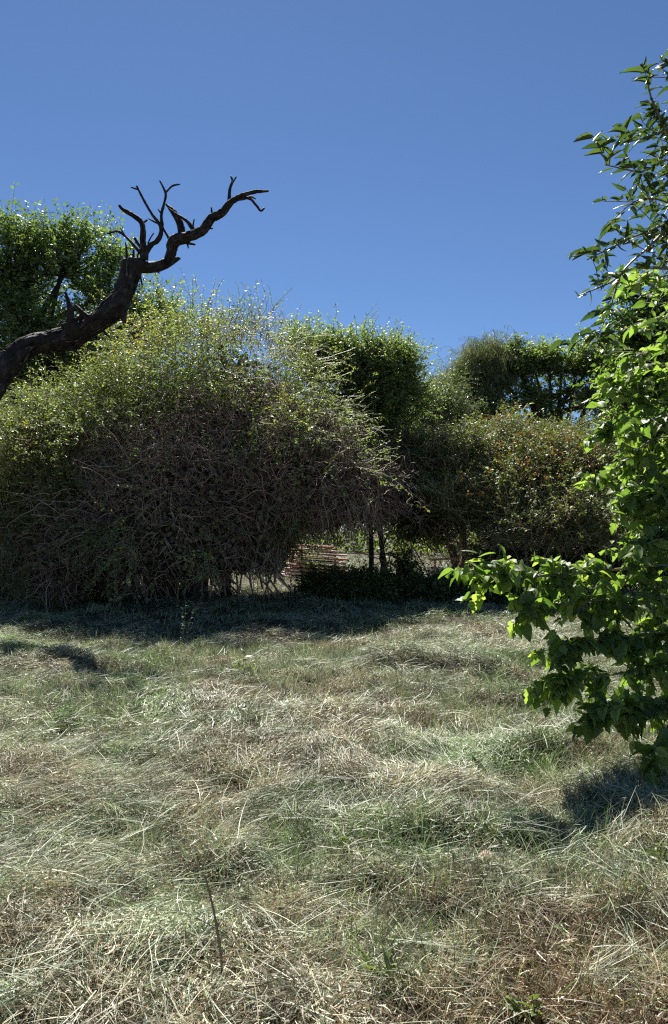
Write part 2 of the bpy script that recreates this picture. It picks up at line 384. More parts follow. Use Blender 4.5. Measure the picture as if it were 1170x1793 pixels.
# ------------------------------------------------------------------ crowns
def cluster_points(blobs, n, shell=.55, zmin=-1):
    "points spread through ellipsoids, denser near their skin, with outward directions"
    vol = np.array([b[1][0]*b[1][1]*b[1][2] for b in blobs])**.7; pr = vol/vol.sum()
    w_ = rng.choice(len(blobs), n, p=pr)
    C = np.array([b[0] for b in blobs])[w_]; R = np.array([b[1] for b in blobs])[w_]
    u = unit(rng.normal(0, 1, (n, 3))); u[:, 2] = np.where(u[:, 2] < -.5, -u[:, 2], u[:, 2])
    r = shell+(1-shell)*rng.random(n)**.6
    P = C+u*R*r[:, None]
    k = P[:, 2] > zmin
    return P[k], u[k], C[k]
def tree(name, label, cat, base, trunk_r, blobs, nclus, leaf_mat, leaf_size, ratio, tmpl, spray_len, per, nsub=7,
         grav=.05, wob=.22, shell=.45, upb=.4, group=None, trunk_top=None, zmin=.5, droop=.3, extra=None, bark='bark', fork=True, sprigs=0):
    base = A(*base)
    t = thing(name, label, cat, base, group)
    top = A(*trunk_top) if trunk_top is not None else A(*blobs[0][0])
    tr = Acc()
    mid = base*.55+top*.45+A(.25, .1, 0)*rng.normal(0, 1, 3)*A(1, 1, 0)
    limb(tr, [base-A(0, 0, .2), base*.8+mid*.2, mid, top], [trunk_r*1.35, trunk_r, trunk_r*.8, trunk_r*.35], 10, .25)
    tr.build('trunk', M[bark], t, True, base)
    br = Acc()
    for k, (c, r) in enumerate(blobs):
        c = A(*c); s0 = base+(top-base)*(.35+.5*random.random())
        if fork: limb(br, [s0, s0*.5+c*.5+A(0, 0, .2)*r[2], c+A(0, 0, .2)*r[2]], [trunk_r*.5, trunk_r*.33, trunk_r*.12], 7, .3)
    P, u, C = cluster_points(blobs, nclus, shell, zmin)
    st = C+(P-C)*.25; dv = P-st
    mid2 = st+dv*.5+rng.normal(0, .12, P.shape)
    tubes(br, np.stack([st, mid2, P], 1), trunk_r*.12+.008, .006, 4)
    n = len(P)
    S = np.repeat(P, nsub, 0)+rng.normal(0, spray_len*.25, (n*nsub, 3)); U = np.repeat(u, nsub, 0)
    D = unit(U*.7+rng.normal(0, .6, U.shape)+A(0, 0, upb))
    pp = paths(S, D, spray_len*(.5+rng.random(len(S))), 4, grav, wob)
    tubes(br, pp, .006, .003, 3)
    if sprigs:
        top_ = u[:, 2] > .25; Ps, us = P[top_], u[top_]; m_ = min(sprigs, len(Ps)); ix = rng.choice(len(Ps), m_, replace=False)
        sp = paths(Ps[ix], us[ix]*.5+A(0, 0, 1)+rng.normal(0, .22, (m_, 3)), spray_len*1.7*(.6+.6*rng.random(m_)), 6, .02, .1)
        tubes(br, sp, .007, .003, 3); sprig_lf = sp
    br.build('branches', M[bark], t, False, base)
    lf = Acc()
    cv = np.repeat(rng.random(n)*.6+.2, nsub)
    leaves_on(lf, pp, per, leaf_size, ratio, tmpl, droop=droop, a=cv, start=0, jitter=.02)
    if sprigs: leaves_on(lf, sprig_lf, per*2, leaf_size, ratio, tmpl, droop=droop, start=.1, jitter=.03)
    lf.build('foliage', M[leaf_mat], t, False, base)
    return t
def B(px, py, D, rx, rz, ry=None):
    "ellipsoid seen centred at a photo pixel, radii in pixels, at depth D"
    s = D/FPX
    return (at(px, py, D), (rx*s, (ry or rx)*s, rz*s))

# big leafy tree behind the dead limb, left edge
tree('pear_tree', 'tall dark glossy leaved tree at the left edge behind the dead limb', 'tree', (-11.2, 27, 0), .34,
     [B(20, 514, 27, 75, 110), B(120, 484, 27, 62, 90), B(60, 654, 27, 130, 120), B(190, 534, 27, 48, 80), B(240, 594, 27, 45, 45),
      B(235, 600, 27, 55, 50), B(280, 570, 27, 30, 34), B(-60, 554, 27, 90, 130), B(-40, 814, 27, 130, 130), B(150, 674, 27, 110, 90), B(60, 444, 27, 28, 36), B(118, 434, 27, 22, 32), B(205, 459, 27, 18, 32),
      B(265, 564, 27, 20, 30), B(15, 424, 27, 30, 30)],
     760, 'leaf_pear', .125, .7, leaf_fold(), 1.0, 13, nsub=8, grav=.02, upb=1.0, shell=.2, sprigs=26)
# feathery upright tree behind the bush, middle
tree('feathery_tree', 'loose upright fine leaved tree rising behind the big bush', 'tree', (1.42, 19.6, 0), .075,
     [B(640, 690, 19.5, 80, 55), B(580, 655, 19.5, 60, 50), B(535, 620, 19.8, 40, 30), B(715, 665, 19.5, 30, 28), B(660, 650, 19.4, 60, 44), B(600, 620, 19.3, 22, 26), B(643, 615, 19.6, 18, 34), B(682, 612, 19.4, 14, 32), B(705, 645, 19.5, 26, 20),
      B(722, 622, 19.5, 13, 8), B(690, 700, 19.5, 56, 46), B(640, 780, 19.5, 90, 90), B(560, 605, 19.6, 10, 18)],
     520, 'leaf_acacia', .07, .5, leaf_diamond(), .55, 20, nsub=7, droop=.0)
# light willow between
tree('willow_tree', 'pale soft green willow in the gap between bush and flowering shrub', 'tree', (4.3, 25, 0), .15,
     [B(740, 730, 25, 52, 45), B(780, 700, 25.5, 28, 26), B(700, 760, 25, 60, 60), B(790, 760, 25, 40, 50), B(740, 820, 25, 90, 80)],
     360, 'leaf_willow', .085, .2, leaf_diamond(), .9, 22, nsub=8, grav=.3, wob=.1, upb=.6, shell=.2)
# she-oak with hanging needles
tree('sheoak_tree', 'dark drooping needle leaved tree, leftmost of the far right trees', 'tree', (8.0, 33, 0), .25,
     [B(850, 651, 33, 42, 42), B(832, 706, 33, 28, 55), B(868, 626, 33, 25, 20), B(825, 666, 33, 24, 40), B(880, 656, 33.5, 26, 34), B(815, 736, 33, 24, 60), B(920, 621, 33.5, 24, 14), B(840, 776, 33, 45, 50)],
     480, 'leaf_she', .24, .07, leaf_diamond(), .9, 22, nsub=6, grav=.5, wob=.12, upb=.9, shell=.15, droop=1.6)
# round-leaved tree right of it
tree('elm_tree', 'spreading dark tree with sky gaps behind the orange flowered shrub', 'tree', (11.5, 33, 0), .3,
     [B(905, 622, 33, 22, 20), B(962, 628, 32.6, 24, 22), B(1015, 618, 33, 22, 16), B(1062, 615, 33, 26, 16), B(935, 648, 32.5, 45, 34), B(985, 648, 33, 42, 30), B(1040, 643, 33, 50, 28), B(1030, 698, 33, 30, 24), B(930, 708, 32.5, 52, 26), B(990, 708, 32.5, 16, 34),
      B(870, 723, 32, 36, 24), B(1100, 648, 33, 60, 36), B(1090, 728, 33, 60, 40), B(890, 678, 33, 16, 20), B(960, 753, 32.5, 60, 12), B(1150, 708, 33, 70, 70)],
     680, 'leaf_elm', .12, .7, leaf_fold(), .55, 9, nsub=7, grav=.08, upb=.4, shell=.2, sprigs=60)
tree('pine_tree', 'small dark tree top showing just left of the drooping tree', 'tree', (6.8, 38, 0), .2,
     [B(775, 695, 38, 34, 22), B(750, 730, 38, 40, 30), B(800, 740, 38, 30, 40)],
     120, 'leaf_she', .12, .3, leaf_diamond(), .7, 16, nsub=7, grav=.05, upb=.5, shell=.1)

# ------------------------------------------------------------------ flowering shrubs (lantana)
def flowering(name, label, base, blobs, n, nflower, zmin=.15):
    t = tree(name, label, 'shrub', base, .09, blobs, n, 'leaf_lant', .06, .62, leaf_fold(), .5, 13, nsub=9, grav=.06, upb=.6, shell=.45, zmin=zmin, group='orange flowered shrubs across the back', bark='deadtwig')
    P, u, C = cluster_points(blobs, nflower*14, .93, 1.2)
    k = (u[:, 1] < .35) & (fbm(P[:, 0]*1.2, P[:, 2]*1.4, 19, 2) > .47); P, u = P[k][:nflower], u[k][:nflower]
    P = P+u*.36
    f = Acc()
    for q in range(7):
        m = len(P); X = unit(u+rng.normal(0, .7, u.shape))
        put_leaves(f, P+rng.normal(0, .022, P.shape), X, rng.normal(0, 1, P.shape), .045, .042, leaf_diamond(), a=rng.random(m))
    fo = f.build('flower_heads', M['flower'], t, False, A(*base)); fo['kind'] = 'stuff'
    # bare inner stems and hanging dead twigs
    s = Acc(); m = 900
    Pb, ub, Cb = cluster_points(blobs, m, .5, .6)
    Pb[:, 2] = np.minimum(Pb[:, 2], 2.4)*rng.random(len(Pb))**.3
    tubes(s, paths(Pb, rng.normal(0, 1, Pb.shape)+A(0, 0, .2), .7, 5, .15, .3), .007, .004, 3)
    m = 10; bb = A(*base)+rng.normal(0, 1, (m, 3))*A(.9, .5, 0)
    tubes(s, paths(bb, A(0, 0, 1)+rng.normal(0, .25, (m, 3)), 2.6, 7, -.02, .16), .02, .01, 5)
    s.build('dead_stems', M['deadtwig'], t, False, A(*base))
    return t
flowering('flowering_shrub', 'orange flowered shrub, widest of the three, filling the right background', (5.6, 18.8, 0),
          [B(930, 855, 18.5, 95, 75), B(1010, 850, 18.5, 90, 72), B(960, 812, 19.6, 90, 36), B(1015, 785, 19.8, 40, 34), B(905, 758, 19.8, 26, 22), B(955, 775, 19.6, 22, 16), B(862, 785, 19.4, 30, 28), B(900, 890, 17.4, 75, 62), B(1000, 930, 16.9, 110, 60), B(880, 800, 19, 46, 50), B(960, 860, 17.9, 80, 50), B(930, 945, 16.6, 80, 40)], 900, 300)
flowering('flowering_shrub', 'orange flowered shrub beside the dark gap, leftmost of the three', (3.2, 18.6, 0),
          [B(800, 835, 18.6, 75, 70), B(760, 880, 18.6, 70, 72), B(835, 880, 18.3, 60, 60), B(740, 810, 19.4, 50, 50), B(700, 860, 19, 50, 70), B(790, 890, 17.4, 60, 36)], 560, 200, 1.55)
flowering('flowering_shrub', 'orange flowered shrub mostly hidden behind the near branches, rightmost of the three', (8.6, 18.9, 0),
          [B(1120, 830, 18.7, 90, 85), B(1200, 860, 18.7, 100, 90), B(1120, 930, 18.4, 90, 60)], 330, 50)

# low dark growth under and between the shrubs
def lowshrub(label, base, blobs, n, leaf='leaf_elm', size=.07):
    return tree('low_shrub', label, 'shrub', base, .035, blobs, n, leaf, size, .6, leaf_fold(), .35, 12, nsub=8, grav=.06, upb=.5, shell=.1, zmin=.05, group='dark low shrubs in the shade under the back line')
lowshrub('dark low shrub in the shade right of the two dark trunks', (2.4, 17.0, 0), [B(760, 1040, 17, 70, 16), B(700, 1015, 17.2, 30, 36), B(825, 1040, 17, 60, 16), B(870, 1036, 16.8, 50, 20)], 230)
lowshrub('dark low shrub in the shade under the stacked boards', (0.0, 16.6, 0), [B(560, 1034, 16.6, 34, 16), B(610, 1034, 16.4, 40, 18), B(650, 1034, 16.6, 40, 20)], 170)
lowshrub('dark low shrub at the foot of the widest orange flowered shrub', (5.3, 17.6, 0), [B(930, 1010, 17.4, 90, 50), B(1040, 1010, 17.2, 90, 50), B(870, 1000, 17.8, 50, 50)], 220)
lowshrub('dark low shrub at the far right foot of the back line', (8.3, 17.4, 0), [B(1140, 1010, 17.2, 80, 50), B(1240, 1010, 17.2, 90, 60)], 170)
lowshrub('dark low shrub behind the sunlit patch under the bush', (-3.4, 27.5, 0), [B(400, 985, 27.5, 60, 26), B(470, 985, 27.5, 60, 26), B(330, 985, 27.5, 60, 26), B(530, 988, 27.5, 40, 20)], 170)
lowshrub('tall dark shrub with pale glints behind the two dark trunks', (1.9, 18.6, 0), [B(700, 900, 18.6, 55, 60), B(660, 860, 18.8, 40, 50), B(740, 930, 18.5, 45, 50)], 240)

# ------------------------------------------------------------------ the big tangled bush
t = thing('tangled_bush', 'huge domed bush, yellow green on top with a tangle of dead grey twigs in front', 'bush', (-2.6, 16, 0))
tb = A(-2.6, 16, 0)
DOME = [((-2.75, 17.4, 2.6), (3.1, 3.4, 3.75)), ((-5.5, 17.4, 2.2), (2.6, 2.7, 3.1)), ((-8.3, 19.0, 1.5), (2.3, 2.2, 2.5)), ((-.6, 17.0, 2.7), (1.7, 2.4, 1.9)),
        ((-2.3, 15.8, 2.3), (2.5, 1.9, 2.4)), ((-5.3, 16.0, 1.9), (2.1, 1.6, 2.2)), ((-2.9, 14.6, 1.7), (2.2, 1.3, 1.65)), ((-4.8, 14.8, 1.3), (1.6, 1.1, 1.5)),
        ((-7.1, 16.6, 1.1), (1.6, 1.2, 1.45)), ((-.7, 15.3, 2.5), (1.5, 1.4, 1.2)), ((-1.6, 14.6, 2.4), (1.1, .9, .9)), ((.7, 16.2, 2.3), (.8, 1.0, .8)),
        ((-3.9, 16.4, 4.0), (.9, .9, .9)), ((-6.3, 16.4, 3.1), (.9, .9, .8)), ((-1.4, 16.5, 4.1), (.8, .8, .8))]
DC = np.array([d[0] for d in DOME]); DR = np.array([d[1] for d in DOME])
def surf(n, depth0=0.0, depth1=.12):
    ar = DR[:, 0]*DR[:, 2]; w_ = rng.choice(len(DOME), n, p=ar/ar.sum())
    u = unit(rng.normal(0, 1, (n, 3)))
    r = 1-depth0-(depth1-depth0)*rng.random(n)
    P = DC[w_]+u*DR[w_]*r[:, None]
    nrm = unit(u/DR[w_])
    ins = np.zeros(n, bool)
    for k in range(len(DOME)):
        ins |= (((P-DC[k])/DR[k])**2).sum(1) < (1-depth1)**2-.03
    # skirt: to the ground on the left, lifted on the right
    zmin = np.where(P[:, 0] > -.95, 1.72+.12*np.sin(P[:, 0]*3), np.where(P[:, 0] > -2.3, 1.0, np.where(P[:, 0] > -4.9, .85+.25*np.sin(P[:, 0]*4), .15)))
    k = ~ins & (P[:, 2] > zmin) & (nrm[:, 1] < .75)
    return P[k], nrm[k]
def lump(P): return (fbm(P[:, 0]*.8+P[:, 1]*.4, P[:, 2]*.9, 7, 3)-.5)
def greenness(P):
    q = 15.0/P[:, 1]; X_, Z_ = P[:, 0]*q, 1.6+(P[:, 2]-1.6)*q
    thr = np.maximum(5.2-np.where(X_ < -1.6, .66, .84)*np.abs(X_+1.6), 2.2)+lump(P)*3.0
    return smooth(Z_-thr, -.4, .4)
# stems
st = Acc()
for k in range(20):
    bx_ = -3.7+rng.normal(0, .8); by_ = 16.4+rng.normal(0, .5)
    if k < 6: bx_, by_ = -2.75+rng.normal(0, .16), 15.3+rng.normal(0, .1)
    u = rng.normal(0, 1)
    limb(st, [(bx_, by_, -.1), (bx_+.1*u, by_, .9), (bx_+.5*u, by_+.2, 2.0), (bx_+1.3*u, by_+.3, 3.4)], [.09+.04*random.random(), .08, .06, .03], 7, .15, seed=k)
st.build('stems', M['bark'], t, True, tb)
# dead tangle
tw = Acc()
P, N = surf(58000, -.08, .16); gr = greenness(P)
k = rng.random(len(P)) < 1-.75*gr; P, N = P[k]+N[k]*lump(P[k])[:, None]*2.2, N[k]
down = np.cross(np.cross(N, A(0, 0, -1)), N)
sz = rng.random(len(P))
lowk = rng.random(len(P)) < np.where(P[:, 2] < 1.9, .5, 1); P, N, down, sz = P[lowk], N[lowk], down[lowk], sz[lowk]
tubes(tw, paths(P, down*.5+N*.35+rng.normal(0, .6, P.shape),   .18+.5*sz**2, 6, .06, .55), .0028+.003*sz**3, .002, 3, a=rng.random(len(P))*.85)
P, N = surf(1500, -.08, .03); k = rng.random(len(P)) < 1-.6*greenness(P); P, N = P[k], N[k]
down = np.cross(np.cross(N, A(0, 0, -1)), N)
tubes(tw, paths(P, down*.7+N*.5+rng.normal(0, .7, P.shape), .4+.8*rng.random(len(P)), 9, .10, .42), .006, .003, 3, a=.55+.45*rng.random(len(P)))
# thicker arching branches
m = 90; b0 = A(-2.9, 16.0, .3)+rng.normal(0, 1, (m, 3))*A(1.0, .5, .2)
aim = np.stack([rng.uniform(-6.0, -.6, m), rng.uniform(14.0, 15.8, m), rng.uniform(1.4, 4.4, m)], 1)
dv = aim-b0; Lb = np.linalg.norm(dv, axis=1)
bp = paths(b0, dv/Lb[:, None]+A(0, 0, .75), Lb*1.1, 14, .08, .09)
ok = (bp[:, -1, 2] > .9) & (bp[:, -1, 0] < .1) & (bp[:, :, 2].max(1) < 5.2)
tubes(tw, bp[ok], .022, .005, 5, a=.3+.45*rng.random(ok.sum()))
# inside, so that the dome is dense
P, N = surf(26000, .15, .6)
tubes(tw, paths(P, rng.normal(0, 1, P.shape), .7, 4, .1, .4), .010, .006, 3, a=rng.random(len(P))*.6)
# twigs hanging from the skirt
m = 2200; x = rng.uniform(-6.8, .9, m); y = 14.2+rng.random(m)*3.2; z = np.where(x > -.95, 1.95, 1.1)+rng.random(m)*.5
tubes(tw, paths(np.stack([x, y, z], 1), rng.normal(0, .5, (m, 3))+A(0, 0, -1), .3+.9*rng.random(m)**2, 6, .2, .25), .006, .003, 3, a=rng.random(m)*.8)
tw.build('dead_twigs', M['deadtwig'], t, False, tb)
dl = Acc()
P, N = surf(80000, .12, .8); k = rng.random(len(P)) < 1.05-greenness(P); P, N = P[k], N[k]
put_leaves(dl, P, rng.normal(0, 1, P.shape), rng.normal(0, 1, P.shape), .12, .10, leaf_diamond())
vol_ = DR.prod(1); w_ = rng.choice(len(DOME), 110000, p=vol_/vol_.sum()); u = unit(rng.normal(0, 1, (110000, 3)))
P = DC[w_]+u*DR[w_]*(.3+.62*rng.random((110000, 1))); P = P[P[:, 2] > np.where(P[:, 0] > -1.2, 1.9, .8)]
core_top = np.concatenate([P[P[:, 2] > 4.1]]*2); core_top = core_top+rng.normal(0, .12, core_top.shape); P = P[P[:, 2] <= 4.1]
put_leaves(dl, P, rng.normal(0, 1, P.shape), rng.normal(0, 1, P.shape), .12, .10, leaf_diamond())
dl.build('dead_leaves', M['deadleaf'], t, False, tb)
# green shoots
gs = Acc(); gl = Acc()
put_leaves(gl, core_top, rng.normal(0, 1, core_top.shape), rng.normal(0, 1, core_top.shape)+A(0, 0, 1), .09, .055, leaf_diamond(), a=rng.random(len(core_top))*.4)
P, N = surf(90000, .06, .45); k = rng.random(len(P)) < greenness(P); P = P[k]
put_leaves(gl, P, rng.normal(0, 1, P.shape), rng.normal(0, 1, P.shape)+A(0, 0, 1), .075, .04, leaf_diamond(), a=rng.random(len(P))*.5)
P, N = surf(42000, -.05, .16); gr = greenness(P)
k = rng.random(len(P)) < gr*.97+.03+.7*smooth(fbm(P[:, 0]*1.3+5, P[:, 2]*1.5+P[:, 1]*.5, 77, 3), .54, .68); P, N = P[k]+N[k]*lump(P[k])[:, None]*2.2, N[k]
down = np.cross(np.cross(N, A(0, 0, -1)), N)
pp = paths(P, N*.55+down*.45+A(0, 0, .35)+rng.normal(0, .45, P.shape), .35+.75*rng.random(len(P)), 6, .12, .15)
cv = np.clip(.45+lump(P)*1.6+rng.normal(0, .15, len(P)), 0, .97)
tubes(gs, pp, .005, .003, 3, a=rng.random(len(P)))
leaves_on(gl, pp, 17, .058, .45, leaf_diamond(), droop=.1, a=cv, start=.0, sizevar=.3)
gl.build('foliage', M['leaf_bush'], t, False, tb)
# wiry shoots standing off the top
wl = Acc()
m = 170
x = rng.uniform(-5.2, -.4, m); y = 16+rng.normal(0, .5, m)
y = 17.2+rng.normal(0, .6, m); zt = 2.6+3.9*np.sqrt(np.clip(1-((x+2.7)/3.2)**2, 0, 1))-.25
pp = paths(np.stack([x, y, zt], 1), rng.normal(0, .38, (m, 3))+A(0, 0, 1), .3+.55*rng.random(m), 6, .08, .2)
tubes(gs, pp, .006, .003, 3); leaves_on(wl, pp, 11, .055, .35, leaf_diamond(), droop=.3, start=.2)
gs.build('green_stems', M['twig_green'], t, False, tb); wl.build('wiry_foliage', M['leaf_wisp'], t, False, tb)

# ------------------------------------------------------------------ dead tree with the bare limb
DB = 13.1
dt = thing('dead_tree', 'gnarled bare dark limb of a dead tree reaching in from the left', 'tree', (-7.3, 13.0, 0))
do = A(-7.3, 13.0, 0)
def zb(pts, part, seed=0, dd=0.0, rough=.14, D=DB):
    a_ = Acc(); P = [at(x/2.34, 280+y/2.34, D+dd*i) for i, (x, y, r) in enumerate(pts)]
    R = [r/2.34*D/FPX for (x, y, r) in pts]
    g_ = limb(a_, P, R, 12 if R[0] > .05 else 7, max(.02, R[0]*.35), rough if R[0] > .04 else .16, seed)
    if R[0] > .06 and len(g_[0]) > 20:
        n_ = 160; i_ = rng.integers(0, len(g_[0])-6, n_); an = rng.random(n_)*6.28
        pts_ = np.stack([g_[0][i_+k_*2]+(g_[2][i_+k_*2]*np.cos(an)[:, None]+g_[3][i_+k_*2]*np.sin(an)[:, None])*(g_[1][i_+k_*2]*(1.05 if k_ == 1 else .93))[:, None] for k_ in range(3)], 1)
        tubes(a_, pts_, .012, .004, 4, a=rng.random(n_))
    return a_
a_ = Acc()
Z = [at(x/2.34, 280+y/2.34, DB+d) for x, y, d in
     [(-150, 1130, -.3), (-62, 985, -.2), (4, 880, -.1), (60, 808, 0), (125, 762, .1), (200, 748, .2), (280, 728, .2), (350, 698, .1), (412, 652, 0), (468, 602, 0), (508, 540, 0), (528, 480, 0), (540, 425, 0)]]
R = [r/2.34*DB/FPX for r in (50, 46, 45, 46, 40, 41, 47, 38, 40, 44, 36, 38, 44)]
def slivers(acc, g_, n, lmin=.06, lmax=.3):
    P_, R_, U_, V_ = g_; K_ = len(P_)
    i_ = rng.integers(0, K_-8, n); an = rng.random(n)*2*math.pi; da = rng.normal(0, .25, n); L_ = rng.integers(3, 8, n)
    pts_ = []
    for q_ in range(4):
        ii = np.minimum(i_+(L_*q_)//3, K_-1); a2 = an+da*q_/3
        rr = R_[ii]*(1.03+rng.normal(0, .05, n))*(1 if q_ in (1, 2) else .93)
        pts_.append(P_[ii]+(U_[ii]*np.cos(a2)[:, None]+V_[ii]*np.sin(a2)[:, None])*rr[:, None])
    tubes(acc, np.stack(pts_, 1), .02, .006, 4, a=rng.random(n))
g_ = limb(a_, [(-7.3, 13.0, -.3), (-7.35, 13.0, 1.2)]+Z, [.42, .34]+R, 24, .035, .19, 3)
slivers(a_, g_, 900)
burl = [(505, 405, 5), (520, 425, 30), (560, 435, 36), (590, 430, 26), (605, 425, 5)]
limb(a_, [at(x/2.34, 280+y/2.34, DB) for x, y, r in burl], [r/2.34*DB/FPX for x, y, r in burl], 12, .04, .2, 9)
a_.build('trunk', M['bark_dead'], dt, True, do)
BR = [
 [(550, 435, 30), (620, 440, 24), (680, 425, 21), (715, 410, 13), (738, 402, 5)],
 [(690, 418, 20), (703, 370, 20), (715, 333, 26), (770, 315, 20), (830, 290, 18), (868, 240, 17), (912, 215, 15), (945, 175, 12), (1000, 143, 8), (1045, 131, 6), (1100, 127, 4)],
 [(975, 160, 9), (1020, 157, 6), (1050, 185, 5), (1068, 208, 5), (1083, 197, 4)],
 [(1010, 155, 5), (1030, 152, 4), (1048, 160, 2.5)],
 [(938, 175, 8), (942, 120, 6.5), (953, 88, 5), (946, 66, 3)],
 [(952, 95, 4), (968, 70, 3)],
 [(748, 315, 15), (738, 262, 13), (712, 215, 11), (681, 182, 4)],
 [(800, 295, 10), (765, 250, 7), (725, 225, 5), (690, 198, 3)],
 [(790, 275, 4), (796, 243, 2.5)],
 [(870, 225, 5), (866, 195, 3)],
 [(740, 330, 12), (770, 340, 7), (800, 347, 4)], [(768, 338, 5), (772, 362, 2.5)], [(850, 280, 6), (872, 280, 3)],
 [(590, 410, 18), (586, 340, 11), (583, 262, 9), (545, 227, 8), (503, 202, 7), (488, 185, 5)],
 [(583, 262, 6), (604, 245, 3)],
 [(595, 410, 12), (606, 360, 9), (640, 332, 8), (660, 298, 8), (655, 265, 7.5), (618, 215, 5), (582, 150, 5), (560, 106, 3.5)],
 [(570, 122, 4), (537, 112, 3)],
 [(600, 385, 8), (625, 350, 7), (655, 325, 7), (664, 280, 7), (662, 222, 6), (675, 170, 5), (678, 135, 5), (655, 85, 3)],
 [(662, 222, 4), (648, 202, 2.5)],
 [(678, 135, 4), (708, 106, 4), (738, 100, 2.5)],
 [(655, 255, 5), (678, 297, 4.5), (698, 332, 5)],
 [(655, 265, 5), (608, 240, 2.5)],
 [(588, 395, 9), (545, 345, 6), (510, 310, 5), (480, 293, 5), (440, 303, 3)],
 [(515, 315, 4), (494, 279, 2.5)], [(580, 365, 7), (552, 320, 6)],
 [(520, 408, 6), (519, 370, 4), (515, 338, 2.5)], [(548, 405, 6), (548, 368, 4)], [(563, 400, 4), (570, 370, 2)],
 [(570, 455, 6), (583, 513, 3)], [(640, 455, 4), (655, 465, 2)],
 [(505, 560, 28), (500, 620, 23), (512, 668, 6)], [(530, 540, 16), (545, 510, 6)],
 [(375, 665, 16), (330, 618, 11), (308, 596, 6)], [(285, 715, 24), (290, 640, 15), (280, 580, 9), (268, 540, 4)],
 [(340, 640, 10), (300, 660, 8), (250, 680, 6)],
 [(415, 690, 8), (430, 708, 6), (452, 727, 2.5)], [(285, 770, 8), (325, 795, 2.5)], [(630, 300, 3), (612, 330, 3), (598, 380, 4)],
]
for i, pts in enumerate(BR):
    zb(pts, 'branch', i, dd=.06*((-1)**i) if len(pts) > 3 else 0).build('branch', M['bark_dead'], dt, True, do)

# ------------------------------------------------------------------ near mulberry on the right
mu = thing('mulberry_tree', 'near tree with large glossy lobed leaves leaning in at the right edge', 'tree', (3.6, 5.6, 0))
mo = A(3.6, 5.6, 0)
a_ = Acc()
limb(a_, [(3.6, 5.6, -.1), (3.55, 5.6, .8), (3.5, 5.5, 1.7), (3.45, 5.6, 3.0), (3.3, 5.5, 4.6)], [.13, .11, .09, .07, .04], 12, .1, seed=5)
a_.build('trunk', M['bark'], mu, True, mo)
LT = [leaf_broad(1), leaf_broad(2, True), leaf_broad(3, False, .25, .3), leaf_broad(4, True, .18, .35)]
bl = Acc(); ml = Acc(); md = Acc()
def bough(pts, depth, nsub, tw_len, per, size, ratio=.8, dark=False, r=.014, grav=.12, spread=.5, fade=.25, tm=None, side=None, droop=.28, zup=.1):
    "a bough through photo pixels; side twigs along it; leaves on the twigs"
    D = np.linspace(depth[0], depth[1], len(pts))
    P = np.array([at(x, y, d) for (x, y), d in zip(pts, D)])
    limb(bl, P, np.linspace(r, r*.3, len(P)), 6, .06, .05, len(pts))
    # sample
    seg = np.linalg.norm(np.diff(P, axis=0), axis=1); s = np.r_[0, np.cumsum(seg)]
    u = (fade*.0+np.sort(rng.random(nsub))**.9)*s[-1]
    S = np.stack([np.interp(u, s, P[:, k]) for k in range(3)], 1)
    T = unit(np.stack([np.interp(np.minimum(u+.1, s[-1]), s, P[:, k])-np.interp(np.maximum(u-.1, 0), s, P[:, k]) for k in range(3)], 1))
    Dv = T*.7+rng.normal(0, spread, S.shape)+A(0, 0, zup)
    pp = paths(S, Dv, tw_len*(.5+.9*rng.random(nsub))*(1.1-.5*u/s[-1]), 5, grav, .12)
    # the bough's own tip carries leaves too
    tubes(bl, pp, r*.33, .0022, 4, a=rng.random(nsub))
    own = np.stack([np.interp(np.linspace(.45*s[-1], s[-1], 9), s, P[:, k]) for k in range(3)], 1)[None]
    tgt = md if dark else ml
    for k, T_ in enumerate(tm or LT):
        sel = pp[k::len(tm or LT)]
        if len(sel): leaves_on(tgt, sel, per, size, ratio, T_, droop=droop, along=.6, start=.05, up=1.0, jitter=.012, sizevar=.22)
    leaves_on(tgt, own, 14, size, ratio, LT[0], droop=droop, along=.6, start=0, jitter=.01)
# lower boughs
bough([(1330, 1000), (1170, 990), (1050, 1000), (930, 1010), (830, 1002)], (5.50, 4.84), 52, .34, 8, .092)
bough([(1330, 1040), (1170, 1045), (1060, 1050), (980, 1060), (905, 1055)], (5.39, 4.95), 46, .32, 8, .092)
bough([(1330, 1080), (1180, 1100), (1080, 1120), (990, 1130)], (5.39, 4.84), 40, .28, 8, .092)
bough([(1330, 1150), (1180, 1160), (1080, 1180), (985, 1195), (915, 1200)], (5.28, 4.62), 36, .24, 8, .096)
bough([(1330, 1200), (1200, 1210), (1120, 1240), (1040, 1250)], (5.17, 4.62), 40, .24, 8, .096)
bough([(1330, 1220), (1220, 1240), (1160, 1290), (1140, 1330)], (4.95, 4.40), 16, .18, 8, .096)
# dense right edge
for k in range(11):
    y0 = 480+k*60; d0 = 6.3-.07*k+random.uniform(-.3, .3)
    bough([(1340, y0-40), (1240, y0-10), (1150, y0+random.randint(-20, 20)), (1105+random.randint(-30, 25), y0+25)], (d0+.3, d0-.4), 15, .38, 6, .085)
# mid boughs
bough([(1300, 700), (1180, 700), (1110, 720), (1050, 760)], (6.38, 5.83), 26, .30, 9, .092)
bough([(1300, 790), (1180, 800), (1100, 810), (1040, 840)], (6.38, 5.83), 24, .30, 9, .092)
bough([(1300, 620), (1180, 640), (1110, 650), (1070, 680)], (6.49, 6.05), 22, .3, 9, .08)
bough([(1300, 860), (1180, 870), (1110, 880)], (5.94, 5.61), 22, .28, 9, .092)
bough([(1300, 930), (1180, 930), (1110, 950)], (5.72, 5.50), 22, .28, 9, .088)
